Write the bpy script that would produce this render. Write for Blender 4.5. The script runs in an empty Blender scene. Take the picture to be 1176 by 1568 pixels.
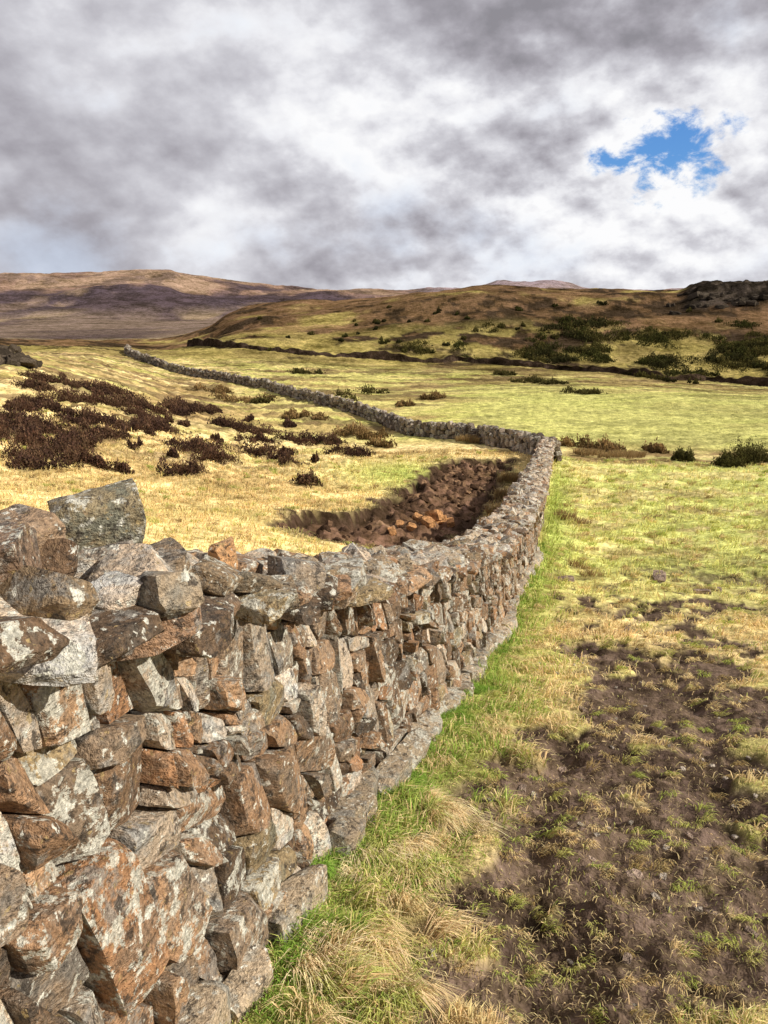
import bpy, math, numpy as np
from mathutils import Vector
rng=np.random.default_rng(7)
scene=bpy.context.scene
PITCH=math.radians(14.6); cp,sp=math.cos(PITCH),math.sin(PITCH); F=1207.0
# ------------------------------------------------------------ noise
def _h(ix,iy,seed):
    n=(ix.astype(np.int64)*374761393+iy.astype(np.int64)*668265263+seed*982451653)&0xffffffff
    n=((n^(n>>13))*1274126177)&0xffffffff
    n=(n^(n>>16))&0xffffffff
    return n/4294967295.0
def vn(x,y,seed=0):
    x=np.asarray(x,float);y=np.asarray(y,float)
    ix=np.floor(x);iy=np.floor(y);fx=x-ix;fy=y-iy
    fx=fx*fx*fx*(fx*(fx*6-15)+10);fy=fy*fy*fy*(fy*(fy*6-15)+10)
    a=_h(ix,iy,seed);b=_h(ix+1,iy,seed);c=_h(ix,iy+1,seed);d=_h(ix+1,iy+1,seed)
    return (a+(b-a)*fx+(c-a)*fy+(a-b-c+d)*fx*fy)*2-1
def fbm(x,y,o=4,seed=0):
    s=0;a=.5
    for i in range(o):
        s=s+a*vn((x*.8-y*.6)*(2.03**i)+i*17.3,(x*.6+y*.8)*(2.03**i)-i*9.1,seed+i);a*=.5
    return s
def sm(x,a,b):
    t=np.clip((x-a)/(b-a),0,1);return t*t*(3-2*t)
def vr(v):  # tangent of elevation for an image row
    b=(784-np.asarray(v,float))/F
    return (-sp+b*cp)/(cp+b*sp)
# ------------------------------------------------------------ terrain fitted to image rows at estimated ranges
WY=np.array([-30,-4,0,1.69,2.5,3.5,5.25,9,14.5,20,30,40,60.]);WX=np.array([-9,-1.96,-.9,-.44,-.25,.0,.49,1.46,2.92,4.15,6.4,8.7,13.])
def wall_x(y): return np.interp(y,WY,WX)
_py=np.linspace(-60,60,1201)
_pz=np.interp(_py,[-60,-20,-5,0,1.7,2.5,3.5,5.25,9,14.5,20,40,60],[1.5,.6,-.35,-1.35,-1.8,-2.02,-2.31,-2.83,-3.85,-5.0,-5.9,-8,-9])
_k=np.exp(-np.linspace(-2,2,15)**2);_k/=_k.sum()
_pz=np.convolve(np.pad(_pz,7,mode='edge'),_k,mode='valid')
def prof(y): return np.interp(y,_py,_pz)
KA=[-40,-25,-20,-15,-10,-5,0,5,10,15,20,25,40]
KT=[
 [(12,790),(20,730),(40,640),(60,572),(75,545),(95,540),(160,540)],
 [(12,795),(20,735),(40,645),(60,578),(75,550),(95,543),(160,538)],
 [(12,800),(20,745),(35,675),(60,605),(90,566),(130,545),(160,535)],
 [(12,800),(20,752),(35,692),(60,640),(90,600),(115,580),(140,558),(160,545)],
 [(12,803),(20,760),(35,708),(60,660),(85,622),(103,596),(130,570),(160,542)],
 [(12,810),(20,770),(35,718),(60,668),(82,622),(95,603),(130,573),(160,548)],
 [(12,815),(20,775),(35,714),(60,674),(70,652),(95,608),(130,577),(160,552)],
 [(12,825),(20,784),(35,712),(45,690),(57,674),(95,606),(130,579),(160,556)],
 [(12,850),(20,800),(40,704),(50,688),(60,668),(95,606),(130,581),(160,559)],
 [(12,905),(20,810),(40,717),(50,700),(56,688),(65,662),(95,606),(130,582),(160,565)],
 [(12,915),(20,812),(40,720),(50,700),(56,690),(65,662),(95,610),(130,590),(160,573)],
 [(12,920),(20,815),(40,724),(50,705),(56,692),(65,665),(95,615),(130,598),(160,581)],
 [(12,920),(20,815),(40,724),(50,705),(56,692),(65,665),(95,615),(130,598),(160,585)]]
GA=np.linspace(-40,40,321);GL=np.linspace(math.log(8),math.log(9000),700)
tab=np.array([np.interp(GL,[math.log(a) for a,b in t],[float(vr(b)) for a,b in t]) for t in KT])
G=np.array([np.interp(GA,KA,tab[:,j]) for j in range(len(GL))]).T
R=np.exp(GL)[None,:];AA=GA[:,None]
def av(pts): return np.interp(GA,[p[0] for p in pts],[float(vr(p[1])) for p in pts])[:,None]
foot=G[:,np.argmin(abs(GL-math.log(160)))][:,None]
crest=av([(-40,526),(-16,526),(-14,518),(-12,503),(-10.7,484),(-8.5,472),(-5,464),(-1,458),(2,449),(6.3,440),(8,440),(10,442),(13,445),(17,447),(20,448),(40,448)])
plain=av([(-40,524),(-14,524),(-5,500),(20,495),(40,495)])
mtn=av([(-40,440),(-30,430),(-25,422),(-20,418),(-17,415.5),(-14.6,416),(-14,419),(-12,428),(-9,438),(-5,443),(0,446),(5,446),(7,441),(8.3,434),(12.5,432.5),(14,441),(17,442),(20,444),(40,440)])
t=np.clip((GL[None,:]-math.log(160))/(math.log(290)-math.log(160)),0,1)
G=np.where(R<=160,G,foot+(crest-foot)*np.sin(t*math.pi/2)**1.05)
t=sm(GL[None,:],math.log(300),math.log(520));G=np.where(R>300,crest+(plain-crest)*t,G)
t=np.clip((GL[None,:]-math.log(520))/(math.log(1900)-math.log(520)),0,1)
G=np.where(R>520,plain+(vr(484)-plain)*t*.9,G)
t=sm(GL[None,:],math.log(1900),math.log(3200));last=plain+(vr(484)-plain)*.9
G=np.where(R>1900,last+(mtn-last)*t**.8,G)
t=sm(GL[None,:],math.log(3300),math.log(6000));G=np.where(R>3300,mtn-.02*t,G)
crag=sm(AA,19.6,21.2)*sm(R,222,250)*(1-sm(R,330,420))
G=G*(1-crag)+np.maximum(G,float(vr(439)))*crag
kk=np.exp(-np.linspace(-2,2,9)**2);kk/=kk.sum()
G=np.apply_along_axis(lambda m:np.convolve(np.pad(m,4,mode='edge'),kk,mode='valid'),1,G)
G=np.apply_along_axis(lambda m:np.convolve(np.pad(m,2,mode='edge'),kk[2:7]/kk[2:7].sum(),mode='valid'),0,G)
def bil(A,L):
    i=np.clip((A-GA[0])/(GA[1]-GA[0]),0,len(GA)-1.001);j=np.clip((L-GL[0])/(GL[1]-GL[0]),0,len(GL)-1.001)
    a=i.astype(int);b=j.astype(int);fa=i-a;fb=j-b
    return (G[a,b]*(1-fa)*(1-fb)+G[a+1,b]*fa*(1-fb)+G[a,b+1]*(1-fa)*fb+G[a+1,b+1]*fa*fb)
def pol(A,r): A=math.radians(A);return (r*math.sin(A),r*math.cos(A))
SOIL=np.array([pol(*p) for p in [(-6.2,13.6),(-6.8,16.5),(-3,17.6),(-.5,20),(1.5,25),(4.2,37),(9.2,40),(8.8,30),(7.6,22),(5.6,16.5),(3,13.2)]])
def polydist(x,y,P):
    d=np.full(x.shape,1e9);ins=np.zeros(x.shape,bool);n=len(P)
    for i in range(n):
        ax,ay=P[i];bx,by=P[(i+1)%n];ex,ey=bx-ax,by-ay
        t=np.clip(((x-ax)*ex+(y-ay)*ey)/(ex*ex+ey*ey),0,1)
        d=np.minimum(d,np.hypot(x-ax-t*ex,y-ay-t*ey))
        c=((ay>y)!=(by>y))&(x<(bx-ax)*(y-ay)/(by-ay+1e-12)+ax);ins^=c
    return np.where(ins,-d,d)
def soilmask(x,y,lo=-.12,hi=.12):
    m=np.zeros(x.shape);k=(y>8)&(y<50)&(x>-12)&(x<14)
    if k.any():
        d=polydist(x[k],y[k],SOIL)+.8*fbm(x[k]*.9,y[k]*.9,4,51)
        m[k]=1-sm(d,lo,hi)
    return m
def mudmask(x,y):
    off=x-wall_x(y)
    c=1.15+.06*np.maximum(y-2,0)**1.3
    hw=.55+.08*y
    a=1-sm(np.abs(off-c)/hw,.2,1.4)
    n=fbm(x*1.5,y*1.0,4,61)*1.5+fbm(x*5,y*4,4,62)*1.7
    fade=1-sm(y,4.5,13)*.6
    m=sm(a*fade*.78+n*.62,.27,.63)
    m*=(1-sm(y,11,17))
    return m*sm(off,.30,.5)*(y>-6)
def height(x,y):
    x=np.asarray(x,float);y=np.asarray(y,float);r=np.hypot(x,y)+1e-6;A=np.degrees(np.arctan2(x,y))
    Ac=np.clip(A,-40,40)
    ca=np.cos(np.radians(Ac))
    zt=bil(Ac,np.log(np.maximum(r,8)))*r*ca
    back=-1.3-8*(1-np.exp(-r/45))+6*fbm(x*.01,y*.01,3,77)*sm(r,40,300)+r*.01*sm(r,500,4000)
    w=sm(np.abs(A),42,110);zt=zt*(1-w)+back*w
    off=wall_x(y)-x
    zn=prof(y)+1.15*sm(off,.5,7)*sm(y,-12,6)
    w=sm(np.log(r),math.log(9),math.log(21));z=zn*(1-w)+zt*w
    z=z+.022*fbm(x*5,y*5,3,1)*(1-sm(r,20,60))+.08*fbm(x*1.1,y*1.1,3,2)*sm(r,2.5,12)
    z=z+.22*np.abs(fbm(x*.9,y*.9,3,3))*sm(r,12,30)*(1-sm(r,120,300))*(1+1.2*(A<-2))
    z=z+1.3*fbm(x*.06,y*.06,4,4)*sm(r,110,220)+3.2*fbm(x*.018,y*.018,3,14)*sm(r,180,230)*(1-sm(r,400,900))
    z=z+2.*np.abs(fbm(x*.2,y*.2,4,15))*sm(A,19.6,21)*sm(r,225,240)*(1-sm(r,330,400))
    z=z+30*fbm(x*.0035,y*.0035,5,5)*sm(r,1500,2600)
    s=soilmask(x,y);z=z-.40*s
    k=s>0
    if k.any(): z[k]+=s[k]*(.44*np.abs(fbm(x[k]*1.5+y[k]*.6,y[k]*1.1,3,6))+.16*fbm(x[k]*5,y[k]*5,3,16))
    near=r<16
    if near.any():
        xn,yn=x[near],y[near];m=mudmask(xn,yn);o=xn-wall_x(yn)
        rut=np.exp(-((o-.85-.05*np.sin(yn*1.7))/.09)**2)+np.exp(-((o-1.75-.06*np.sin(yn*1.3+1))/.10)**2)
        z[near]+=-.03*m+m*.055*fbm(xn*8,yn*8,4,7)-.045*rut*m
    return z
def hgt1(x,y): return float(height(np.array([x]),np.array([y]))[0])
def pixel_hit(u,v,rmin=9.):
    "terrain point under an image pixel, found by marching the camera ray"
    a=(u-588)/F;b=(784-v)/F;yy=cp+b*sp;zz=-sp+b*cp
    r=np.exp(np.linspace(math.log(rmin),math.log(4000),800));q=math.hypot(a,yy)
    xs=r*a/q;ys=r*yy/q;zr=r*zz/q;k=np.nonzero(height(xs,ys)>=zr)[0]
    i=k[0] if len(k) else -1
    return xs[i],ys[i],r[i]
# ------------------------------------------------------------ mesh helpers
def make(name,V,Fc,col=None,mat=None,smooth=False,rnd=None,sharp=None):
    me=bpy.data.meshes.new(name);V=np.asarray(V,np.float32);Fc=np.asarray(Fc,np.int32);n=Fc.shape[1]
    me.vertices.add(len(V));me.vertices.foreach_set('co',V.ravel())
    me.loops.add(Fc.size);me.loops.foreach_set('vertex_index',Fc.ravel())
    me.polygons.add(len(Fc));me.polygons.foreach_set('loop_start',np.arange(0,Fc.size,n,dtype=np.int32))
    me.polygons.foreach_set('use_smooth',np.full(len(Fc),smooth))
    me.update(calc_edges=True)
    if col is not None:
        a=me.color_attributes.new('Col','FLOAT_COLOR','POINT');c=np.ones((len(V),4),np.float32);c[:,:3]=col;a.data.foreach_set('color',c.ravel())
    if rnd is not None:
        a=me.color_attributes.new('Rnd','FLOAT_COLOR','POINT');c=np.ones((len(V),4),np.float32);c[:,:rnd.shape[1]]=rnd;a.data.foreach_set('color',c.ravel())
    if sharp: me.set_sharp_from_angle(angle=math.radians(sharp))
    ob=bpy.data.objects.new(name,me);scene.collection.objects.link(ob)
    if mat: me.materials.append(mat)
    return ob
class NT:
    def __init__(s,tree): s.t=tree;s.n=tree.nodes;s.l=tree.links
    def add(s,typ,ins=None,**kw):
        nd=s.n.new(typ)
        for k,v in kw.items(): setattr(nd,k,v)
        if ins:
            for k,v in ins.items():
                if isinstance(v,bpy.types.NodeSocket): s.l.new(v,nd.inputs[k])
                else: nd.inputs[k].default_value=v
        return nd
    def math(s,op,a,b=0.,c=0.,clamp=False):
        return s.add('ShaderNodeMath',{0:a,1:b,2:c},operation=op,use_clamp=clamp).outputs[0]
    def noise(s,vec,scale,detail=4,rough=.55,dist=0.):
        return s.add('ShaderNodeTexNoise',{'Vector':vec,'Scale':scale,'Detail':detail,'Roughness':rough,'Distortion':dist}).outputs['Fac']
    def mr(s,v,a,b,c=0.,d=1.,smooth=True):
        return s.add('ShaderNodeMapRange',{0:v,1:a,2:b,3:c,4:d},interpolation_type='SMOOTHSTEP' if smooth else 'LINEAR').outputs[0]
    def mix(s,f,a,b,mode='MIX'):
        m=s.add('ShaderNodeMix',data_type='RGBA',blend_type=mode)
        for i,v in ((0,f),(6,a),(7,b)):
            if isinstance(v,bpy.types.NodeSocket): s.l.new(v,m.inputs[i])
            else: m.inputs[i].default_value=v
        return m.outputs[2]
def newmat(name):
    m=bpy.data.materials.new(name);m.use_nodes=True;m.node_tree.nodes.clear();return m,NT(m.node_tree)
def rgb(*c): return (c[0],c[1],c[2],1.)
def ground_mat():
    m,T=newmat('ground_turf')
    P=T.add('ShaderNodeTexCoord').outputs['Object'];C=T.add('ShaderNodeVertexColor',layer_name='Col').outputs[0]
    geo=T.add('ShaderNodeNewGeometry').outputs['Position']
    dist=T.add('ShaderNodeVectorMath',{0:geo},operation='LENGTH').outputs['Value']
    n1=T.noise(P,30,3,.75);n2=T.noise(P,5,4,.7);n3=T.noise(P,.9,5,.72);n4=T.noise(P,.12,6,.78);n5=T.noise(P,.012,6,.78)
    wn=T.mr(dist,4,14,1,0);wm=T.mr(dist,40,110,1,0);wf=T.mr(dist,60,160,0,1);wff=T.mr(dist,600,1500,0,1)
    f1=T.math('MULTIPLY_ADD',T.math('SUBTRACT',n1,.5),T.math('MULTIPLY',wn,2.),1.)
    f2=T.math('MULTIPLY_ADD',T.math('SUBTRACT',n2,.5),T.math('MULTIPLY',wm,2.8),1.)
    f3=T.math('MULTIPLY_ADD',T.math('SUBTRACT',n3,.5),T.mr(dist,3,12,.6,2.6),1.)
    f4=T.math('MULTIPLY_ADD',T.math('SUBTRACT',n4,.5),T.math('MULTIPLY',wf,3.8),1.)
    f5=T.math('MULTIPLY_ADD',T.math('SUBTRACT',n5,.5),T.math('MULTIPLY',wff,3.8),1.)
    f=T.math('MULTIPLY',T.math('MULTIPLY',f1,f2),T.math('MULTIPLY',f3,T.math('MULTIPLY',f4,f5)))
    f=T.math('MULTIPLY',f,1.1);f=T.math('MAXIMUM',f,.2);f=T.math('MINIMUM',f,1.8)
    comb=T.add('ShaderNodeCombineXYZ',{0:f,1:f,2:T.math('POWER',f,1.2)}).outputs[0]
    col=T.mix(1.,C,comb,'MULTIPLY')
    b1=T.noise(P,9,4,.75);b2=T.noise(P,.5,5,.75)
    hh=T.math('ADD',T.math('MULTIPLY',b1,T.mr(dist,5,100,.04,.1)),T.math('MULTIPLY',b2,T.mr(dist,10,200,.03,2.2)))
    bp=T.add('ShaderNodeBump',{'Height':hh,'Strength':1.,'Distance':1.}).outputs[0]
    b=T.add('ShaderNodeBsdfDiffuse',{'Color':col,'Roughness':.6,'Normal':bp})
    T.l.new(b.outputs[0],T.add('ShaderNodeOutputMaterial').inputs[0]);return m
def leaf_mat(name,tr=.25):
    m,T=newmat(name);C=T.add('ShaderNodeVertexColor',layer_name='Col').outputs[0]
    d=T.add('ShaderNodeBsdfDiffuse',{'Color':C,'Roughness':.3})
    t=T.add('ShaderNodeBsdfTranslucent',{'Color':C});x=T.add('ShaderNodeMixShader',{0:tr,1:d.outputs[0],2:t.outputs[0]})
    T.l.new(x.outputs[0],T.add('ShaderNodeOutputMaterial').inputs[0]);return m
def soil_mat():
    m,T=newmat('peat_soil');C=T.add('ShaderNodeVertexColor',layer_name='Col').outputs[0];P=T.add('ShaderNodeTexCoord').outputs['Object']
    n=T.noise(P,9,5,.7);f=T.mr(n,.3,.7,.5,1.5);c=T.mix(1.,C,T.add('ShaderNodeCombineXYZ',{0:f,1:f,2:f}).outputs[0],'MULTIPLY')
    bp=T.add('ShaderNodeBump',{'Height':n,'Strength':1.,'Distance':.12}).outputs[0]
    T.l.new(T.add('ShaderNodeBsdfDiffuse',{'Color':c,'Normal':bp}).outputs[0],T.add('ShaderNodeOutputMaterial').inputs[0]);return m
def stone_mat(name,lich=1.,fine=True):
    m,T=newmat(name);C=T.add('ShaderNodeVertexColor',layer_name='Col').outputs[0];Rn=T.add('ShaderNodeVertexColor',layer_name='Rnd').outputs[0]
    P=T.add('ShaderNodeTexCoord').outputs['Object']
    off=T.add('ShaderNodeVectorMath',{0:Rn,3:7.},operation='SCALE').outputs[0]
    Q=T.add('ShaderNodeVectorMath',{0:P,1:off},operation='ADD').outputs[0]
    sep=T.add('ShaderNodeSeparateColor',{0:Rn})
    n1=T.noise(Q,6,5,.7,.4);n2=T.noise(Q,22,5,.78,.3);n3=T.noise(Q,85,3,.75);n5=T.noise(Q,15,6,.78,.2)
    c=T.mix(T.mr(n1,.36,.54),C,T.mix(1.,C,rgb(1.38,1.13,.90),'MULTIPLY'))
    c=T.mix(T.mr(n1,.55,.63,0,.75),c,rgb(.29,.27,.235))
    c=T.mix(T.mr(n2,.535,.605,0,.82),c,rgb(.058,.046,.036))
    c=T.mix(T.math('MULTIPLY',T.mr(n2,.42,.35),T.math('MULTIPLY',sep.outputs[0],.6)),c,rgb(.38,.25,.14))
    thr=T.math('MULTIPLY_ADD',sep.outputs[1],-.15,.63)
    l1=T.math('MULTIPLY',T.mr(T.math('SUBTRACT',n5,thr),0,.03),.85*lich)
    c=T.mix(l1,c,rgb(.60,.57,.47))
    if fine:
        n6=T.noise(Q,30,3,.65,.1);c=T.mix(T.mr(n6,.61,.65,0,.85*lich),c,rgb(.76,.73,.62))
        c=T.mix(T.mr(n6,.31,.36,.6*lich,0),c,rgb(.46,.33,.14))
    f=T.mr(n3,.25,.75,.5,1.5);c=T.mix(1.,c,T.add('ShaderNodeCombineXYZ',{0:f,1:f,2:f}).outputs[0],'MULTIPLY')
    wv=T.add('ShaderNodeVectorMath',{0:Q,1:(6.,6.,26.)},operation='MULTIPLY').outputs[0];nl=T.noise(wv,1.,4,.65,.5)
    h=T.math('ADD',T.math('MULTIPLY',n2,.024),T.math('MULTIPLY',n3,.009));h=T.math('ADD',h,T.math('MULTIPLY',nl,.02))
    bp=T.add('ShaderNodeBump',{'Height':h,'Strength':1.,'Distance':1.}).outputs[0]
    b=T.add('ShaderNodeBsdfPrincipled',{'Base Color':c,'Roughness':.85,'Normal':bp,'Specular IOR Level':.2})
    T.l.new(b.outputs[0],T.add('ShaderNodeOutputMaterial').inputs[0]);return m
MG=ground_mat();MLEAF=leaf_mat('grass_blades');MB=leaf_mat('shrub_foliage',.1);MS=stone_mat('lichened_stone');MSF=stone_mat('distant_stone',.8,False);MSOIL=soil_mat()
# ------------------------------------------------------------ ground colours
def ground_col(x,y):
    r=np.hypot(x,y);A=np.degrees(np.arctan2(x,y));N=len(x)
    c=np.zeros((N,3))
    def over(m,k):
        nonlocal c;m=np.clip(m,0,1);c=c*(1-m[:,None])+np.asarray(k)[None,:]*m[:,None]
    n1=fbm(x*.5,y*.5,4,21);n2=fbm(x*.12,y*.12,4,22);n3=fbm(x*2,y*2,4,23);n4=fbm(x*.03,y*.03,5,24);n0=fbm(x*.16,y*.35,5,25)
    straw=(.80,.62,.28);yg=(.60,.56,.16)
    over(np.ones(N),straw);over(sm(n1+n3*.5,-.15,.35)*.8,yg)
    off=x-wall_x(y)
    right=sm(off,-.3,.3)
    over(right*sm(r,8,16)*.85*(1-sm(r,46,52)),(.60,.64,.18))
    over(right*sm(r,8,20)*sm(n1+n3*.5,-.04,.2)*.7,(.84,.70,.31))
    over(right*sm(r,7,14)*sm(n3+n1*.5,.10,.3)*.6*(1-sm(r,26,42)),(.33,.25,.10))
    over(right*(1-sm(off,.15,.5+.03*np.clip(y,0,30)))*(1-sm(r,25,45))*.8,(.40,.48,.10))
    left=(1-right)*(r<140)
    over(left*sm(n2,-.3,.1)*.7,straw)
    over(left*sm(n1+n2,.08,.3)*sm(r,12,25)*.75,(.46,.31,.12))
    over(left*sm(n3+n1*.6,.12,.35)*sm(r,12,18)*.5,(.42,.29,.12))
    over(left*sm(fbm(x*.35,y*.6,4,26),.10,.24)*sm(r,24,34)*sm(-A,0,12)*.8,(.17,.10,.05))
    over(left*np.exp(-((A-1)/4.5)**2-((r-31)/6)**2),(.52,.56,.14))
    v=sm(r,48,62)*(1-sm(r,150,190));over(v*sm(A,-14,-4),(.66,.58,.20))
    over(v*sm(n0,.0,.25)*.7,(.54,.52,.14));over(v*sm(fbm(x*.1,y*.2,5,30),.02,.16)*.75,(.42,.29,.12))
    over(v*sm(fbm(x*.2,y*.4,5,37),.10,.2)*.75,(.18,.12,.06))
    over(v*(1-sm(r,90,125))*sm(A,3,9)*.6,(.62,.62,.19))
    over(sm(r,42,45)*(1-sm(r,52,60))*sm(A,12,13.5)*sm(n1,-.35,.1)*.85,(.25,.15,.07))
    h=sm(r,135,165)*(1-sm(r,480,620));over(h,(.48,.38,.12));over(h*sm(n4+n2*.6,-.15,.2)*.75,(.28,.21,.075))
    hz=sm(r,158,222);nn=fbm(x*.05,y*.04,6,36)
    over(h*sm(hz*.75+nn*1.1-.12*sm(A,9,14)*(1-sm(A,17,24)),.18,.46)*.93,(.185,.105,.055))
    over(h*sm(nn+fbm(x*.25,y*.25,4,38)*.8+hz*.10,.10,.22)*.9,(.055,.038,.022))
    over(h*sm(hz,.4,.9)*sm(fbm(x*.05,y*.05,5,31),.04,.2)*.7,(.30,.18,.085))
    over(h*(1-sm(hz,.5,.95))*sm(fbm(x*.12,y*.12,5,39),.03,.18)*.6,(.54,.44,.13))
    cr=sm(A,19.6,20.6)*sm(r,222,232)*(1-sm(r,300,420));over(cr,(.036,.028,.02));over(cr*sm(fbm(x*.3,y*.3,4,40),.12,.25),(.11,.085,.06))
    p=sm(r,520,650);over(p,(.20,.145,.105));over(p*sm(fbm(x*.004,y*.0012,4,33),0,.2)*.8,(.085,.06,.056))
    over(p*sm(fbm(x*.006,y*.0016,4,41),.1,.22)*.8,(.32,.235,.135))
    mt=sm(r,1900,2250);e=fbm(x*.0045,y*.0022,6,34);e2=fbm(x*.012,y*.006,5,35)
    over(mt,(.075,.055,.060));over(mt*sm(sm(r,2250,2750)+e*1.3,.40,.72),(.25,.160,.110));over(mt*sm(e,.06,.16)*.6,(.33,.23,.145));over(mt*sm(-e,.06,.2)*.7,(.075,.053,.055));over(mt*sm(e2,.1,.22)*.5,(.07,.05,.048))  # dark base band: cloud shadow painted into the mountain colour
    over(mt*sm(A,0,6)*.7,(.38,.30,.30))  # distance haze tinted into the far hill colours, no volume
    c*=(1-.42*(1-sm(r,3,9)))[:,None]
    m=np.zeros(N);k=r<18;m[k]=mudmask(x[k],y[k])**.7;over(m,(.155,.107,.072));over(m*sm(n3+fbm(x*7,y*7,3,43)*.6,-.02,.2)*.75,(.068,.045,.031))
    s=soilmask(x,y,.1,.45);over(s,(.065,.04,.024));s=soilmask(x,y,-.5,-.2);over(s,(.19,.11,.065));over(s*sm(n3,-.05,.15)*.75,(.065,.038,.023));over(s*sm(n1+n3,.25,.4)*.6,(.32,.20,.11))
    return c
azd=np.concatenate([np.arange(-180,-33,3.),np.arange(-33,33,.11),np.arange(33,180,3.)])
az=np.radians(azd);rr=np.exp(np.linspace(math.log(.25),math.log(9000),960))
gx=np.outer(rr,np.sin(az)).ravel();gy=np.outer(rr,np.cos(az)).ravel()
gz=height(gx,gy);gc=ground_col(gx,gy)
nA=len(az);nR=len(rr);i=np.arange(nR-1)[:,None]*nA;j=np.arange(nA)[None,:];j2=(j+1)%nA
Fq=np.stack([i+j,i+j2,i+nA+j2,i+nA+j],-1).reshape(-1,4)[:,::-1]
V=np.stack([gx,gy,gz],1)
cz=hgt1(0.,0.);V=np.vstack([V,[[0,0,cz]]]);gc=np.vstack([gc,gc[:1]])
k=np.arange(0,nA-1,2);cap=np.stack([np.full(len(k),nA*nR),k,(k+1)%nA,(k+2)%nA],-1)[:,::-1]
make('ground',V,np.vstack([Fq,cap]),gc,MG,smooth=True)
# ------------------------------------------------------------ stones
_tmpl={}
def tmpl(n):
    if n in _tmpl: return _tmpl[n]
    idx={};vs=[];fs=[]
    def gid(p):
        if p not in idx: idx[p]=len(vs);vs.append(p)
        return idx[p]
    for ax in range(3):
        for s in (0,n):
            for a in range(n):
                for b in range(n):
                    q=[]
                    for da,db in ((0,0),(1,0),(1,1),(0,1)):
                        p=[0,0,0];p[ax]=s;p[(ax+1)%3]=a+da;p[(ax+2)%3]=b+db;q.append(gid(tuple(p)))
                    fs.append(q if s else q[::-1])
    _tmpl[n]=(np.array(vs,float)/n*2-1,np.array(fs));return _tmpl[n]
CORN=np.array([[a,b,c] for a in(-1,1) for b in(-1,1) for c in(-1,1)],float)
EDG=np.array([[a,b,0] for a in(-1,1) for b in(-1,1)]+[[a,0,b] for a in(-1,1) for b in(-1,1)]+[[0,a,b] for a in(-1,1) for b in(-1,1)],float)
def rock(n,cut=1.,lump=.04):
    v,f=tmpl(n);p=v.copy()
    for c in CORN:
        if rng.random()<.7:
            nn=c+rng.normal(0,.5,3);nn/=np.linalg.norm(nn);d=rng.uniform(1.12,1.52)/cut
            e=p@nn-d;k=e>0;p[k]-=e[k,None]*nn
    for c in EDG:
        if rng.random()<.33:
            nn=c+rng.normal(0,.28,3);nn/=np.linalg.norm(nn);d=rng.uniform(1.1,1.36)/cut
            e=p@nn-d;k=e>0;p[k]-=e[k,None]*nn
    for s in (-1,-1,1):
        nn=np.array([rng.normal(0,.14),s,rng.normal(0,.14)]);nn/=np.linalg.norm(nn);e=p@nn-rng.uniform(.78,1.0);k=e>0;p[k]-=e[k,None]*nn
    if n>=5:
        o=rng.uniform(0,99);q=fbm(p[:,0]*2.2+o+p[:,1]*.9,p[:,2]*2.2-o+p[:,1]*.7,4,int(o))
        p*=1+lump*q[:,None];p[:,1]+=.10*np.round(q*5)/5*(np.abs(p[:,0])<.9)
    return p,f
PAL=[((.235,.168,.115),3.2),((.175,.131,.093),3),((.285,.210,.145),2.8),((.215,.183,.147),2.5),((.33,.31,.275),2.3),((.46,.44,.40),1.2),((.105,.083,.063),1.7),((.305,.195,.12),.9),((.26,.23,.155),1)]
PW=np.array([w for _,w in PAL]);PW/=PW.sum()
class Bag:
    def __init__(s): s.V=[];s.F=[];s.C=[];s.R=[];s.n=0
    def add(s,v,f,col=None):
        if col is None: col=np.array(PAL[rng.choice(len(PAL),p=PW)][0])*rng.uniform(.75,1.45)
        s.V.append(v);s.F.append(f+s.n);s.n+=len(v);s.C.append(np.tile(col,(len(v),1)));s.R.append(np.tile(rng.random(3),(len(v),1)))
    def obj(s,name,mat,sharp=24):
        return make(name,np.vstack(s.V),np.vstack(s.F),np.vstack(s.C),mat,smooth=True,rnd=np.vstack(s.R),sharp=sharp)
def rotm(rx,ry,rz):
    cx,sx,cy,sy,cz_,sz=math.cos(rx),math.sin(rx),math.cos(ry),math.sin(ry),math.cos(rz),math.sin(rz)
    return np.array([[cz_,-sz,0],[sz,cz_,0],[0,0,1]])@np.array([[cy,0,sy],[0,1,0],[-sy,0,cy]])@np.array([[1,0,0],[0,cx,-sx],[0,sx,cx]])
def loose(bag,c,h,rot,n,col=None,cut=1.):
    p,f=rock(n,cut);bag.add((p*np.array(h))@rot.T+np.array(c),f,col)
class Path:
    def __init__(s,pts,side,hf=None):
        P=np.array(pts,float);d=np.r_[0,np.cumsum(np.hypot(*np.diff(P,axis=0).T))];s.L=d[-1]
        s.s=np.arange(0,s.L,.1);s.x=np.interp(s.s,d,P[:,0]);s.y=np.interp(s.s,d,P[:,1])
        k=np.ones(15)/15;f=lambda a:np.convolve(np.pad(a,7,mode='edge'),k,mode='valid')
        s.x,s.y=f(s.x),f(s.y);tx,ty=np.gradient(s.x),np.gradient(s.y);q=np.hypot(tx,ty);s.tx,s.ty=tx/q,ty/q
        s.nx,s.ny=-s.ty*side,s.tx*side;s.z=f(height(s.x,s.y));s.k=np.ones(len(s.s)) if hf is None else hf(s.y)
    def at(s,a): return [np.interp(a,s.s,w) for w in (s.x,s.y,s.z,s.tx,s.ty,s.nx,s.ny)]
    def hk(s,a): return np.interp(a,s.s,s.k)
    def world(s,a,depth,t):
        x,y,z,_,_,nx,ny=s.at(a);return np.stack([x+nx*depth,y+ny*depth,z+t*s.hk(a)],-1)
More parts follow.
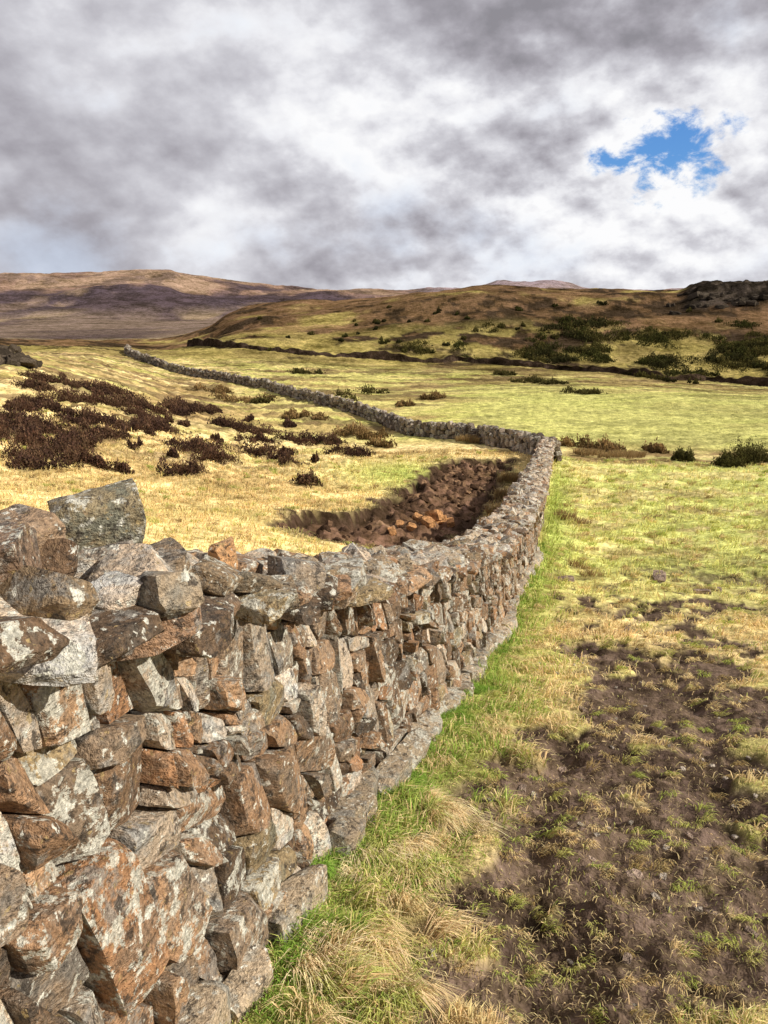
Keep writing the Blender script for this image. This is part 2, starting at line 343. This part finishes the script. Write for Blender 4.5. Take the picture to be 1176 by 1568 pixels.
def face_stones(bag,P,s0,s1,bands,thick,batter,scale,nfun,back=False):
    tb=np.cumsum([-.12]+bands)
    for k in range(len(bands)):
        s=s0;und=lambda a,kk:(.10*scale*fbm(np.atleast_1d(a)*1.6+kk*9,np.atleast_1d(a)*0+kk*3.3,2,70+int(back))[0] if 0<kk<=len(bands) else 0.)
        jt=s;jb=s
        while s<s1:
            bh=bands[k];w=rng.uniform(.09,.27)*scale*(1.1 if k<2 else .85)
            s+=w;nb=s+rng.normal(0,.02*scale);nt=s+rng.normal(-.045*scale,.03*scale)
            quad=[(jb,tb[k]+und(jb,k)),(nb,tb[k]+und(nb,k)),(nt,tb[k+1]+und(nt,k+1)),(jt,tb[k+1]+und(jt,k+1))]
            cells=[(quad,w,bh)];out=[]
            while cells:
                q,cw,ch=cells.pop();Q=[np.array(z) for z in q];lim=.25*scale
                if ch>=cw*.8 and ch>.10*scale and (rng.random()<(.75 if ch>lim else (.45 if ch>.16*scale else .12))):
                    f1=rng.uniform(.22,.78);f2=np.clip(f1+rng.normal(0,.11),.15,.85);L=Q[0]+(Q[3]-Q[0])*f1;Rr=Q[1]+(Q[2]-Q[1])*f2
                    cells+=[([Q[0],Q[1],Rr,L],cw,ch*f1),([L,Rr,Q[2],Q[3]],cw,ch*(1-f1))]
                elif cw>ch*.8 and cw>.15*scale and rng.random()<.5:
                    f1=rng.uniform(.25,.75);f2=np.clip(f1+rng.normal(0,.13),.2,.8);B=Q[0]+(Q[1]-Q[0])*f1;Tt=Q[3]+(Q[2]-Q[3])*f2
                    cells+=[([Q[0],B,Tt,Q[3]],cw*f1,ch),([B,Q[1],Q[2],Tt],cw*(1-f1),ch)]
                else: out.append(Q)
            for Q in out:
                mid=sum(Q)/4;n=nfun(mid[0]);p,f=rock(n)
                th=rng.normal(0,.08);g=.95;px=p[:,0]*math.cos(th)-p[:,2]*math.sin(th);pz=p[:,0]*math.sin(th)+p[:,2]*math.cos(th)
                a=px*g*.5+.5;c=pz*g*.5+.5
                ss=(Q[0][0]*(1-a)+Q[1][0]*a)*(1-c)+(Q[3][0]*(1-a)+Q[2][0]*a)*c
                tt=(Q[0][1]*(1-a)+Q[1][1]*a)*(1-c)+(Q[3][1]*(1-a)+Q[2][1]*a)*c
                dep=.10*scale**.5;pr=rng.normal(0,.019)*scale;yaw=rng.normal(0,.09)
                fd=batter*np.maximum(tt,0)+pr+dep*(p[:,1]+.85)+yaw*(ss-mid[0])
                if back: fd=thick-fd
                w_=P.world(ss,fd,tt)
                bag.add(w_,f if not back else f[:,::-1])
            jb,jt=nb,nt
def core(bag,P,s0,s1,thick,H,inset=.15):
    a=np.arange(s0,s1,.25)
    prof_=[(inset,-.3),(inset+.05,H-.06),(thick-inset-.05,H-.06),(thick-inset,-.3)]
    V=np.concatenate([P.world(a,d,t) for d,t in prof_]);n=len(a);F_=[]
    for k in range(3):
        for i in range(n-1): F_.append([k*n+i,(k+1)*n+i,(k+1)*n+i+1,k*n+i+1])
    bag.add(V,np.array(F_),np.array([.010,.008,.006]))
near=Path([(wall_x(y),y) for y in np.r_[np.arange(-5,40,.5)]],1,lambda y:np.interp(y,[-5,1.2,2.2,3.2,5,9],[1.14,1.14,1.09,1.05,1.04,1.03]))
def s_of_y(y): return float(np.interp(y,near.y,near.s))
bag=Bag();T_=.62
sA,sB,sC,sD=s_of_y(-2.),s_of_y(.4),s_of_y(15),s_of_y(39.5)
s6=s_of_y(4.5);s9=s_of_y(8)
BND=[.34,.29,.26,.20]
nf=lambda s:13 if sB<s<s6 else (7 if s<s9 and s>=s6 else 5)
face_stones(bag,near,sA,sC,BND,T_,.09,1.,nf)
face_stones(bag,near,sC,sD,BND,T_,.09,1.4,lambda s:3)
face_stones(bag,near,sA,sC,BND,T_,.09,1.4,lambda s:4,back=True)
face_stones(bag,near,sC,sD,BND,T_,.09,2.,lambda s:3,back=True)
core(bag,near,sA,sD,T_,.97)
def cope(bag,P,s0,s1,H0,thick,sc,nfun,top=1.):
    s=s0
    while s<s1:
        w=rng.uniform(.09,.19)*sc
        for dd in np.arange(.1,thick-.02,.2*max(sc*.7,1)):
            x,y,z,tx,ty,nx,ny=P.at(s+rng.normal(0,.04)*sc);d=dd+rng.normal(0,.03)-(.03 if dd<.15 else 0);H=H0*P.hk(s)
            hz=rng.uniform(.020,.042)*sc**.5
            c=np.array([x+nx*d,y+ny*d,z+H+hz*.9+rng.uniform(-.01,.02)])
            loose(bag,c,(w*.62,.135*sc**.4*rng.uniform(.8,1.2),hz),rotm(rng.normal(0,.1),rng.normal(0,.13),math.atan2(ty,tx)+rng.normal(0,.3)),nfun(s))
        s+=w*1.05
    s=s0
    while s<s1:
        w=rng.uniform(.035,.10)*sc
        for dd in np.arange(.12,thick-.04,.17*max(sc*.7,1)):
            if rng.random()<.18: continue
            x,y,z,tx,ty,nx,ny=P.at(s+rng.normal(0,.05)*sc);d=dd+rng.normal(0,.05);H=H0*P.hk(s)
            hz=rng.uniform(.018,.055)*sc**.5*top
            c=np.array([x+nx*d,y+ny*d,z+H+.07+hz*.7])
            g=rng.uniform(.7,1.3);col=None if rng.random()<.45 else np.array([(.34,.315,.26),(.43,.40,.35),(.26,.22,.16)][rng.integers(3)])*g
            loose(bag,c,(w,rng.uniform(.05,.12)*sc**.4,hz),rotm(rng.normal(0,.35),rng.normal(0,.4),math.atan2(ty,tx)+rng.normal(0,.8)),nfun(s),col,cut=1.12)
        s+=w*1.8
cope(bag,near,sA,sC,.965,T_,1.,lambda s:10 if sB<s<s6 else (6 if s<s9 else 4))
cope(bag,near,sC,sD,.965,T_,1.5,lambda s:3,1.1)
for y,d,h,rz,hh,c in [(2.0,.43,(.115,.085,.085),.4,1.31,(.23,.22,.16)),(1.62,.38,(.07,.09,.05),1.2,1.27,(.27,.22,.17)),(1.35,.24,(.10,.10,.055),.2,1.24,(.19,.15,.12)),(2.28,.20,(.045,.025,.065),1.1,1.20,(.46,.30,.17)),(2.6,.36,(.09,.07,.05),.9,1.13,(.3,.26,.2)),(.95,.2,(.13,.12,.06),.7,1.22,(.2,.16,.12)),(1.55,.05,(.14,.085,.034),.3,1.10,(.26,.19,.14)),(2.25,.08,(.12,.08,.035),.25,1.08,(.26,.22,.16)),(1.85,.22,(.12,.09,.045),.6,1.18,(.22,.19,.15)),(1.75,.56,(.06,.06,.03),.6,1.2,(.12,.11,.05))]:
    x,yy,z,tx,ty,nx,ny=near.at(s_of_y(y));loose(bag,(x+nx*d,yy+ny*d,z+hh),h,rotm(.12,-.15,rz),14,np.array(c),1.1)
s=sB-.3
while s<sC:
    w=rng.uniform(.06,.17)
    x,y,z,tx,ty,nx,ny=near.at(s);d=rng.uniform(-.07,.03);hz=rng.uniform(.05,.11)
    g=rng.uniform(.26,.46)
    if rng.random()<.85: loose(bag,(x+nx*d,y+ny*d,z+hz*.35),(w,rng.uniform(.05,.1),hz),rotm(rng.normal(0,.15),rng.normal(0,.15),math.atan2(ty,tx)+rng.normal(0,.2)),11 if s<s6 else 5,np.array((g,g*.93,g*.77)))
    s+=w*rng.uniform(1.6,2.3)
bag.obj('dry_stone_wall',MS)
# valley wall
vp=[(wall_x(39.3)-.2,39.3)]
for u,v,r in [(800,690,45),(740,675,52),(690,672,57),(620,670,62),(585,650,70),(550,640,76),(500,620,82),(450,608,90),(430,602,95),(400,592,103),(350,582,112),(290,578,120),(250,570,128),(215,555,138),(190,540,150),(196,532,162)]:
    b=(784-v)/F;a=math.atan2((u-588)/F,cp+b*sp);vp.append((r*math.sin(a),r*math.cos(a)))
vw=Path(vp,-1);bag=Bag();GREY=[(.19,.175,.155),(.24,.225,.205),(.09,.075,.06),(.15,.125,.10),(.38,.355,.32),(.11,.09,.075)]
s=0.
while s<vw.L-.5:
    w=rng.uniform(.18,.34);far=1+s/180
    for t,dd in [(.15,.0),(.45,.03),(.75,.07),(1.0,.12)]:
        for bk in (0,1):
            x,y,z,tx,ty,nx,ny=vw.at(s+rng.normal(0,.08));d=dd+.1 if not bk else .65-dd-.1
            if t>.9 and rng.random()<.35: continue
            loose(bag,(x+nx*d,y+ny*d,z+t+rng.normal(0,.06)),(w*far*.7,.17,rng.uniform(.10,.21)),rotm(rng.normal(0,.15),rng.normal(0,.25),math.atan2(ty,tx)+rng.normal(0,.2)),2 if s>20 else 3,np.array(GREY[rng.integers(6)])*rng.uniform(.6,1.1))
    s+=w*1.5*far
core(bag,vw,0,vw.L-.5,.65,.95)
bag.obj('dry_stone_wall',MSF)
# ------------------------------------------------------------ blades
class Blades:
    def __init__(s): s.V=[];s.C=[];s.n=0
    def add(s,P,h,w,ang,lean,col):
        N=len(P);d=np.stack([np.cos(ang),np.sin(ang),np.zeros(N)],1);wa=rng.uniform(0,6.283,N);q=np.stack([np.cos(wa),np.sin(wa),np.zeros(N)],1)*(w[:,None]*.5)
        up=np.zeros((N,3));up[:,2]=1;H=h[:,None];l=lean[:,None]
        m=P+up*H*.55*np.sqrt(np.clip(1-l*l*.5,0.05,1))+d*H*l*.4
        t=P+up*H*np.clip(1-l*.85,.06,1)+d*H*l*1.1
        s.V.append(np.stack([P-q,P+q,m-q*.8,m+q*.8,t],1).reshape(-1,3));
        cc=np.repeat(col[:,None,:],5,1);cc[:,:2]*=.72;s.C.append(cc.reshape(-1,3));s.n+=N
    def merge(s,b): s.V+=b.V;s.C+=b.C;s.n+=b.n
    def obj(s,name,mat):
        b=(np.arange(s.n)*5)[:,None,None];T=np.array([[0,1,3],[0,3,2],[2,3,4]])[None]
        return make(name,np.vstack(s.V),(b+T).reshape(-1,3),np.vstack(s.C),mat)
def cvar(base,N,v=.22):
    c=np.tile(np.asarray(base,float),(N,1)) if np.ndim(base)==1 else base.copy()
    return c*rng.uniform(1-v,1+v,(N,1))*rng.uniform(.94,1.06,(N,3))
STRAW=np.array([.90,.71,.37]);YG=np.array([.60,.61,.18]);GRN=np.array([.34,.47,.09])
B=Blades();N=260000
A=rng.uniform(-34,34,N);r=np.exp(rng.uniform(math.log(1.2),math.log(46),N));x=r*np.sin(np.radians(A));y=r*np.cos(np.radians(A));off=x-wall_x(y)
m=mudmask(x,y);so=soilmask(x,y,.0,.3);n1=fbm(x*1.7,y*1.7,4,81);n2=fbm(x*.6,y*.6,3,82);n5=fbm(x*4.5,y*3.5,3,84)
keep=((off>.01)|((off<-.75)&(r>8)))&(rng.random(N)>m*.94)&(rng.random(N)>so*.99)&(rng.random(N)<.65+1.4*n5+.9*(1-sm(off,.1,.6)))
x,y,r,off,m,n1,n2,n5=[q[keep] for q in (x,y,r,off,m,n1,n2,n5)];N=len(x);z=height(x,y)
verge=(off>0)*(1-sm(off+.5*n2,.14,.56+.04*y))
pg=np.clip(sm(n1+n2*.6,-.1,.3)*.5+verge*.75,0,1);pick=rng.random(N)<pg
col=np.where(pick[:,None],np.where((rng.random(N)<verge*.6+.10)[:,None],GRN,YG),STRAW)
gcol=ground_col(x,y);far=sm(r,8,16)[:,None];col=col*(1-far*.75)+gcol*1.2*far*.75
h=(.026+.03*rng.random(N))*(r/2)**.42*(1+.8*verge*(rng.random(N)))*np.clip(1+1.5*n5,.4,2)*(1-.5*m);w=.0034*(r/2)**.75*rng.uniform(.7,1.4,N)
wind=fbm(x*2.5,y*2.5,2,83)*5
B.add(np.stack([x,y,z-.005],1),h*1.15,w,wind+rng.normal(0,.9,N),np.clip(rng.normal(.68,.25,N),.05,1.1),cvar(col,N,.3))
N=14000;A=rng.uniform(-5,34,N);r=np.exp(rng.uniform(math.log(1.3),math.log(10),N));x=r*np.sin(np.radians(A));y=r*np.cos(np.radians(A));k=(x-wall_x(y)>.3);x,y=x[k],y[k];N=len(x)
B.add(np.stack([x,y,height(x,y)+.002],1),rng.uniform(.012,.04,N),rng.uniform(.0015,.0035,N),rng.uniform(0,6.28,N),np.full(N,1.05),cvar(STRAW*.75,N,.5))
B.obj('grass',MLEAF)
def tussock(x0,y0,R_,n,h,ang,base,spread=.8,wd=.0035,radial=1.3,ay=1.,dome=.03):
    b=Blades();q=R_*np.sqrt(rng.random(n))*.6;a=rng.uniform(0,6.28,n);x=x0+q*np.cos(a);y=y0+q*np.sin(a)*ay
    z=height(x,y)+dome*(1-(q/R_)**2)*(R_/.15)*.6
    wv=fbm(x*9,y*9,2,91)*2.2
    dirx=np.cos(a)*q/R_*radial+np.cos(ang+wv)*.7+rng.normal(0,.2,n);diry=np.sin(a)*q/R_*radial+np.sin(ang+wv)*.7+rng.normal(0,.2,n)
    b.add(np.stack([x,y,z],1),h*rng.uniform(.4,1.3,n),np.full(n,wd)*rng.uniform(.7,1.4,n),np.arctan2(diry,dirx),np.clip(rng.normal(.85,.15,n)*spread,.1,1.12),cvar(base,n,.28))
    return b
for (cx_,cy_,sx_,sy_,nt) in [(-.06,1.88,.14,.20,30),(.02,2.55,.12,.18,16),(.25,3.1,.12,.2,12)]:
    b=Blades()
    for q in range(nt):
        x0=cx_+rng.normal(0,sx_*.6);y0=cy_+rng.normal(0,sy_*.6)
        if x0<wall_x(y0)+.04: x0=wall_x(y0)+.06
        c=np.array([[.88,.70,.40],[.78,.58,.30],[.92,.78,.48],[.56,.58,.18]][rng.integers(4)])
        b.merge(tussock(x0,y0,rng.uniform(.05,.10),150,rng.uniform(.07,.14),rng.normal(-.7,.7),c,rng.uniform(.95,1.25),.0028,.4,1.2,.02))
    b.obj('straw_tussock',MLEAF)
g=Blades()
for k in range(320):
    y0=rng.uniform(1.2,16);q=rng.random();x0=wall_x(y0)+.02+q*q*.5
    c=np.array([.27,.43,.07]) if q<.6 else np.array([[.58,.59,.17],[.84,.67,.35]][rng.integers(2)])
    g.merge(tussock(x0,y0,rng.uniform(.05,.13),80,rng.uniform(.05,.11),rng.uniform(-2,0),c,.85,.0035,.6))
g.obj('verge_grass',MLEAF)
g=Blades()
for k in range(1500):
    A=rng.uniform(-30,33);r0=math.exp(rng.uniform(math.log(1.6),math.log(45)));x0,y0=pol(A,r0);o=x0-wall_x(y0)
    if (o<.45 and (o>-1 or r0<10)) or soilmask(np.array([x0]),np.array([y0]),0,.3)[0]>.2: continue
    c=np.array([[.88,.69,.34],[.54,.40,.17],[.62,.60,.18],[.52,.56,.14]][rng.integers(4)])
    g.merge(tussock(x0,y0,.085*(r0/6)**.6,45,.06*(r0/6)**.6 if r0<6 else .06*(r0/6)**.75,rng.uniform(-2,0),c,.95,.0055*(r0/6)**.75,.8))
g.obj('grass_tufts',MLEAF)
g=Blades()
for u,v,R_,h,n in [(865,795,.5,.3,260),(890,805,.4,.25,200),(760,790,.4,.45,500),(745,812,.35,.35,400),(905,885,.35,.16,160),(880,870,.3,.2,160),(950,705,2.2,.5,900),(900,700,1.5,.5,700),(780,740,.8,.55,700),(770,765,.5,.5,500),(720,678,1.6,.6,700)]:
    x0,y0,r0=pixel_hit(u,v);g.merge(tussock(x0,y0,R_,n,h,-1.,np.array([.42,.29,.13]),.6,.012*(r0/20)**1.1,.8))
g.obj('rush_tufts',MLEAF)
# ------------------------------------------------------------ heather
def shrub(b,x0,y0,wx,wy,h,n,base,leaf,var=.35,up=.6):
    a=rng.uniform(0,6.283,n);q=np.sqrt(rng.random(n));p1,p2,p3=rng.uniform(0,6,3);lob=1+.35*np.sin(a*3+p1)+.25*np.sin(a*5+p2)+.18*np.sin(a*9+p3)
    x=x0+wx*q*lob*np.cos(a);y=y0+wy*q*lob*np.sin(a)
    top=h*np.sqrt(np.clip(1-q*q*.9,0,1))*np.clip(.75+1.3*fbm(x/(wx+.1)*2.2+x0,y/(wy+.1)*2.2,3,9),.1,2)
    g0=height(x,y);z=g0+top*rng.random(n)**.55*.9
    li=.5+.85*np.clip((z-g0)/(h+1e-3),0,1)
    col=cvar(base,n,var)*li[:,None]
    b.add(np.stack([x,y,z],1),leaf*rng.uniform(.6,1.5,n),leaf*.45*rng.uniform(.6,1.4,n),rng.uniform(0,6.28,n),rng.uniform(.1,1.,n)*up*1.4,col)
hb=Blades()
cl=[(310,690,110),(335,700,90),(290,722,70),(300,680,70),(415,692,96),(425,700,60),(110,692,120),(85,680,90),(130,702,70),(60,700,70),(380,655,90),(350,648,60),(455,672,80),(530,688,70),(470,735,50),(230,640,90),(225,620,80),(60,650,110),(20,655,110),(120,610,80),(60,590,70),(150,640,76),(270,620,60),(500,672,60),(400,672,50),(60,572,50),(190,600,80),(250,650,50),(45,712,80),(15,640,80),(165,665,50),(130,640,60),(100,580,50),(150,595,50)]
for k in range(8):
    cu,cv=rng.uniform(-40,300),rng.uniform(590,680)
    for j in range(7): cl.append((cu+rng.normal(0,24),cv+rng.normal(0,7),rng.uniform(16,54)))
for k in range(16): cl.append((rng.uniform(100,560),rng.uniform(640,730),rng.uniform(8,28)))
for u,v,wpx in cl:
    x0,y0,r0=pixel_hit(u,v+6);w=wpx/F*r0*.5;h=min(.32+.30*w,.85)
    for q in range(6):
        shrub(hb,x0+rng.normal(0,w*.38),y0+rng.normal(0,w*.5),w*rng.uniform(.3,.6),w*rng.uniform(.35,.8),h*rng.uniform(.5,1.1),int(140+260*min(w,1.4)),np.array([[.12,.065,.04],[.155,.09,.052],[.08,.045,.032]][rng.integers(3)]),.045+.0014*r0)
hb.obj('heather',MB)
# ------------------------------------------------------------ gorse and bracken
gb=Blades();br=Blades()
gl=[(620,530,56),(650,543,36),(700,530,36),(745,505,34),(800,540,56),(845,545,56),(890,548,66),(930,520,50),(960,502,66),(905,500,44),(880,493,40),(990,528,50),(1045,552,60),(1095,555,60),(1150,568,66),(1140,500,54),(1175,520,44),(525,607,30),(1000,562,40),(820,520,30),(1080,520,36),(1120,530,40),(720,550,30),(570,600,44)]
for k in range(15):
    cu,cv=rng.uniform(780,1210),rng.uniform(490,578)
    for j in range(8): gl.append((cu+rng.normal(0,17),cv+rng.normal(0,4.5),rng.uniform(10,44)))
for k in range(30): gl.append((rng.uniform(560,1100),rng.uniform(462,545),rng.uniform(5,16)))
for k in range(18): gl.append((rng.uniform(380,700),rng.uniform(480,540),rng.uniform(4,12)))
for u,v,wpx in gl:
    x0,y0,r0=pixel_hit(u,v+3);w=wpx/F*r0*.5;c=np.array([[.075,.075,.022],[.055,.052,.02],[.11,.095,.03]][rng.integers(3)])
    for q in range(3): shrub(gb,x0+rng.normal(0,w*.5),y0+rng.normal(0,w*.6),w*rng.uniform(.35,.6),w*.5,min(.45*w+.5,1.9)*rng.uniform(.5,1.1),int(120+55*w),c,.12+.0011*r0)
gb.obj('gorse_thicket',MB)
for u,v,wpx in [(1150,712,75),(1115,714,45),(1045,706,36)]:
    x0,y0,r0=pixel_hit(u,v);w=wpx/F*r0*.5;b=Blades()
    for q in range(5): shrub(b,x0+rng.normal(0,w*.3),y0+rng.normal(0,w*.3),w*.55,w*.55,.85*w*rng.uniform(.7,1.2),1300,np.array([.10,.09,.03]),.09)
    b.obj('gorse_bush',MB)
for u,v,wpx,c in [(365,612,80,0),(510,665,110,0),(560,672,60,0),(895,603,60,1),(820,585,60,1),(460,572,44,1),(400,618,36,1),(590,685,50,0),(480,640,50,0),(900,688,80,0),(940,692,60,0),(770,575,40,1),(840,588,40,1),(660,612,40,0),(620,622,30,0),(330,600,40,0),(440,640,40,0),(1000,692,50,0)]:
    x0,y0,r0=pixel_hit(u,v);w=wpx/F*r0*.5
    for q in range(5): shrub(br,x0+rng.normal(0,w*.5),y0+rng.normal(0,w*.5),w*rng.uniform(.25,.5),w*.45,min(.35*w+.3,1.0)*rng.uniform(.5,1.),350,np.array([.28,.18,.075])*rng.uniform(.8,1.3) if not c else np.array([.11,.095,.033]),.12+.001*r0)
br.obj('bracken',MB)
def bank(name,line,h,th,base):
    pts=[]
    for u,v in line: 
        x0,y0,_=pixel_hit(u,v);pts.append((x0,y0))
    P=Path(pts,1);a=np.arange(0,P.L,.6);n=len(a)
    hh=h*np.clip(.8+1.1*fbm(a*.06,a*0,3,44)+.5*fbm(a*.6,a*0,2,45),.05,2);rows=[(-th*.6,-.4),(-th*.35,.55),(-th*.2,.98),(th*.3,1.),(th*1.3,-.3)]
    V=[];C=[]
    for k,(d,t) in enumerate(rows):
        q=P.world(a,d+.5*fbm(a*.5,a*0+k,2,46),0);q[:,2]+=t*hh;V.append(q);C.append(np.tile(base,(n,1))*(1+1.2*fbm(a*.7,a*0+k*3,2,47))[:,None] if k<3 else np.tile([.30,.24,.08],(n,1)))
    F_=[[k*n+i,k*n+i+1,(k+1)*n+i+1,(k+1)*n+i] for k in range(len(rows)-1) for i in range(n-1)]
    return make(name,np.vstack(V),F_,np.vstack(C),MG,smooth=False)
bank('peat_bank',[(290,530),(340,533),(400,538),(470,543),(560,549),(640,554),(700,553),(760,558),(850,566),(960,574),(1020,582),(1080,583),(1200,592)],1.25,1.4,[.06,.04,.026])
bag=Bag()
for k in range(1300):
    x0=rng.uniform(-2.5,7);y0=rng.uniform(13,40)
    if soilmask(np.array([x0]),np.array([y0]))[0]<.6: continue
    q=rng.uniform(.02,.085)*(1+y0/60);c=np.array([[.15,.088,.052],[.09,.053,.032],[.25,.15,.085]][rng.integers(3)])*rng.uniform(.6,1.4)
    loose(bag,(x0,y0,hgt1(x0,y0)+q*.15),(q*1.3,q,q*.7),rotm(rng.normal(0,.4),rng.normal(0,.4),rng.uniform(0,6)),5,c,1.2)
bag.obj('soil_clods',MSOIL)
bag=Bag()
for u,v,q in [(640,800,.11),(665,796,.17),(690,804,.10),(612,808,.10),(600,816,.08),(655,806,.13),(675,802,.13),(630,812,.09)]:
    x0,y0,r0=pixel_hit(u,v,11);loose(bag,(x0,y0,hgt1(x0,y0)+q*.5),(q*1.2,q,q*.8),rotm(.2,.3,rng.uniform(0,6)),7,np.array([.58,.30,.13]))
bag.obj('field_stones',MSOIL)
bag=Bag()
for u,v,q in [(970,1345,.022),(1055,1290,.012),(905,1320,.012),(860,1180,.016),(960,1475,.014),(1090,1400,.012),(800,1210,.02),(1010,890,.12),(1075,910,.08),(865,890,.10),(1100,905,.05),(1150,1430,.013),(890,1090,.018)]:
    x0,y0,r0=pixel_hit(u,v,1.2);loose(bag,(x0,y0,hgt1(x0,y0)+q*.2),(q*1.5,q,q*.6),rotm(.1,.1,rng.uniform(0,6)),6,np.array([.34,.25,.19]))
for k in range(110):
    y0=rng.uniform(1.6,9);x0=wall_x(y0)+rng.uniform(.5,2.4);q=rng.uniform(.004,.013);g=rng.uniform(.25,.5)
    loose(bag,(x0,y0,hgt1(x0,y0)+q*.4),(q*1.4,q,q*.7),rotm(.1,.1,rng.uniform(0,6)),3,np.array([g,g*.85,g*.68]))
bag.obj('loose_stones',MSOIL)
def outcrop(name,sites,cols):
    bag=Bag()
    for u,v,q in sites:
        x0,y0,r0=pixel_hit(u,v);
        for k in range(7): 
            qq=q*rng.uniform(.35,.9);loose(bag,(x0+rng.normal(0,q*.7),y0+rng.normal(0,q*.5),hgt1(x0,y0)+qq*.1),(qq*1.2,qq*.8,qq*.55),rotm(rng.normal(0,.3),rng.normal(0,.3),rng.uniform(0,6)),8,np.array(cols)*rng.uniform(.5,1.6),1.15)
    bag.obj(name,MSOIL)
outcrop('rock_outcrop',[(5,556,1.1),(25,556,.8),(-30,556,1.4),(45,558,.5),(12,550,1.1),(20,540,.9),(-5,535,1.2)],[.075,.058,.042])
outcrop('rock_crag',[(1025+k*9,466+rng.uniform(-14,16),rng.uniform(.6,1.6)) for k in range(24)],[.05,.04,.03])
# ------------------------------------------------------------ sky
W=bpy.data.worlds.new('World');scene.world=W;W.use_nodes=True;W.node_tree.nodes.clear();T=NT(W.node_tree)
try: W.cycles.sampling_method='MANUAL';W.cycles.sample_map_resolution=256
except Exception as ex: print(ex)
S=Vector((.80,-.34,.56)).normalized()
sk=T.add('ShaderNodeTexSky',sky_type='NISHITA',sun_disc=False,sun_elevation=math.asin(S.z),sun_rotation=math.atan2(S.x,S.y))
D=T.add('ShaderNodeTexCoord').outputs['Generated']
def dirv(u,v):
    a=(u-588)/F;b=(784-v)/F;d=Vector((a,cp+b*sp,-sp+b*cp)).normalized();return (d.x,d.y,d.z)
mp=T.add('ShaderNodeMapping',{'Vector':D,'Rotation':(0,math.radians(20),0),'Scale':(1.,1.,1.55)}).outputs[0]
nb=T.noise(mp,3.6,3,.5,.2);nm=T.noise(mp,9.,7,.52,.0)
mp2=T.add('ShaderNodeVectorMath',{0:mp,1:(.012,0.,.022)},operation='ADD').outputs[0];nm2=T.noise(mp2,9.,7,.52,.0)
ns=T.noise(mp,23,6,.6,.0)
relief=T.math('SUBTRACT',nm,nm2)
def blob(u,v,rad,wt,sx=1.):
    c=dirv(u,v);df=T.add('ShaderNodeVectorMath',{0:D,1:c},operation='SUBTRACT').outputs[0]
    df=T.add('ShaderNodeVectorMath',{0:df,1:(1/sx,1.,1.)},operation='MULTIPLY').outputs[0]
    ln=T.add('ShaderNodeVectorMath',{0:df},operation='LENGTH').outputs['Value']
    return T.mr(ln,0,rad,wt,0)
edge=T.math('ADD',blob(950,330,.45,.9,1.4),.25)
val=T.math('ADD',T.math('MULTIPLY',nb,.60),T.math('MULTIPLY',nm,.85));val=T.math('ADD',val,T.math('MULTIPLY',T.math('MULTIPLY_ADD',relief,1.3,T.math('MULTIPLY',T.math('SUBTRACT',ns,.5),.5)),edge))
for a in [(900,330,.34,.25,1.4),(300,365,.10,.24,1.6),(510,120,.12,.18,1.2),(560,225,.09,.20,1.3),(690,150,.09,.20,1.5),(1010,170,.11,.22,1.8),(990,300,.12,.18,1.6),(700,420,.07,.14,4.),(860,40,.17,-.22,1.8),(230,60,.20,.09,1.6),(690,320,.08,-.12,1.6),(1150,20,.10,-.12,1.5),(840,215,.07,-.12,2.),(1150,130,.07,.13,1.5),(200,200,.25,.07,1.5),(1130,360,.1,-.08,1.8)]:
    val=T.math('ADD',val,blob(*a))
cr=T.add('ShaderNodeValToRGB',{0:T.mr(val,.46,1.19,0,1,False)});e=cr.color_ramp.elements
e[0].position=0;e[0].color=rgb(.28,.27,.30);e[1].position=1;e[1].color=rgb(.98,.98,.99)
for p,c in ((.22,(.38,.365,.405)),(.42,(.51,.50,.545)),(.62,(.66,.655,.70)),(.8,(.84,.84,.875))):
    q=e.new(p);q.color=rgb(*c)
nh=T.math('MULTIPLY',T.math('SUBTRACT',T.noise(mp,22,6,.65,.2),.5),3.4)
hole=T.math('ADD',blob(1003,243,.046,.66,2.1),T.math('ADD',blob(1090,205,.05,.50,1.9),blob(1080,282,.034,.50,1.8)))
hole=T.math('ADD',hole,T.math('ADD',blob(912,252,.03,.54,1.7),T.math('MULTIPLY',blob(1010,240,.15,1.,1.7),nh)))
hm=T.mr(hole,.26,.86)
low=T.math('ADD',blob(120,395,.12,.5,1.5),T.math('ADD',blob(700,400,.09,.3,4.),T.math('MULTIPLY',T.math('SUBTRACT',nm,.5),1.6)))
lm=T.mr(low,.1,.6,0,.5)
c=T.mix(lm,cr.outputs[0],rgb(.55,.66,.84))
skb=T.add('ShaderNodeBackground',{'Color':T.mix(1.,sk.outputs[0],rgb(.5,.9,1.5),'MULTIPLY'),'Strength':.10});clb=T.add('ShaderNodeBackground',{'Color':c,'Strength':1.})
mx=T.add('ShaderNodeMixShader',{0:hm,1:clb.outputs[0],2:skb.outputs[0]})
T.l.new(mx.outputs[0],T.add('ShaderNodeOutputWorld').inputs[0])
sd=bpy.data.lights.new('sun','SUN');sd.energy=5.0;sd.angle=math.radians(.6);sd.color=(1.,.95,.85)
so=bpy.data.objects.new('sun',sd);so.rotation_euler=S.to_track_quat('Z','Y').to_euler();so.location=(20,-20,30);scene.collection.objects.link(so)
cd=bpy.data.cameras.new('camera');cd.sensor_fit='VERTICAL';cd.sensor_height=36;cd.lens=36*F/1568;cd.clip_end=20000;cd.clip_start=.05
co=bpy.data.objects.new('camera',cd);co.rotation_euler=(math.pi/2-PITCH,0,0);scene.collection.objects.link(co);scene.camera=co
scene.view_settings.view_transform='Standard';scene.view_settings.look='None';scene.view_settings.exposure=0
print('verts',sum(len(o.data.vertices) for o in scene.objects if o.type=='MESH'))
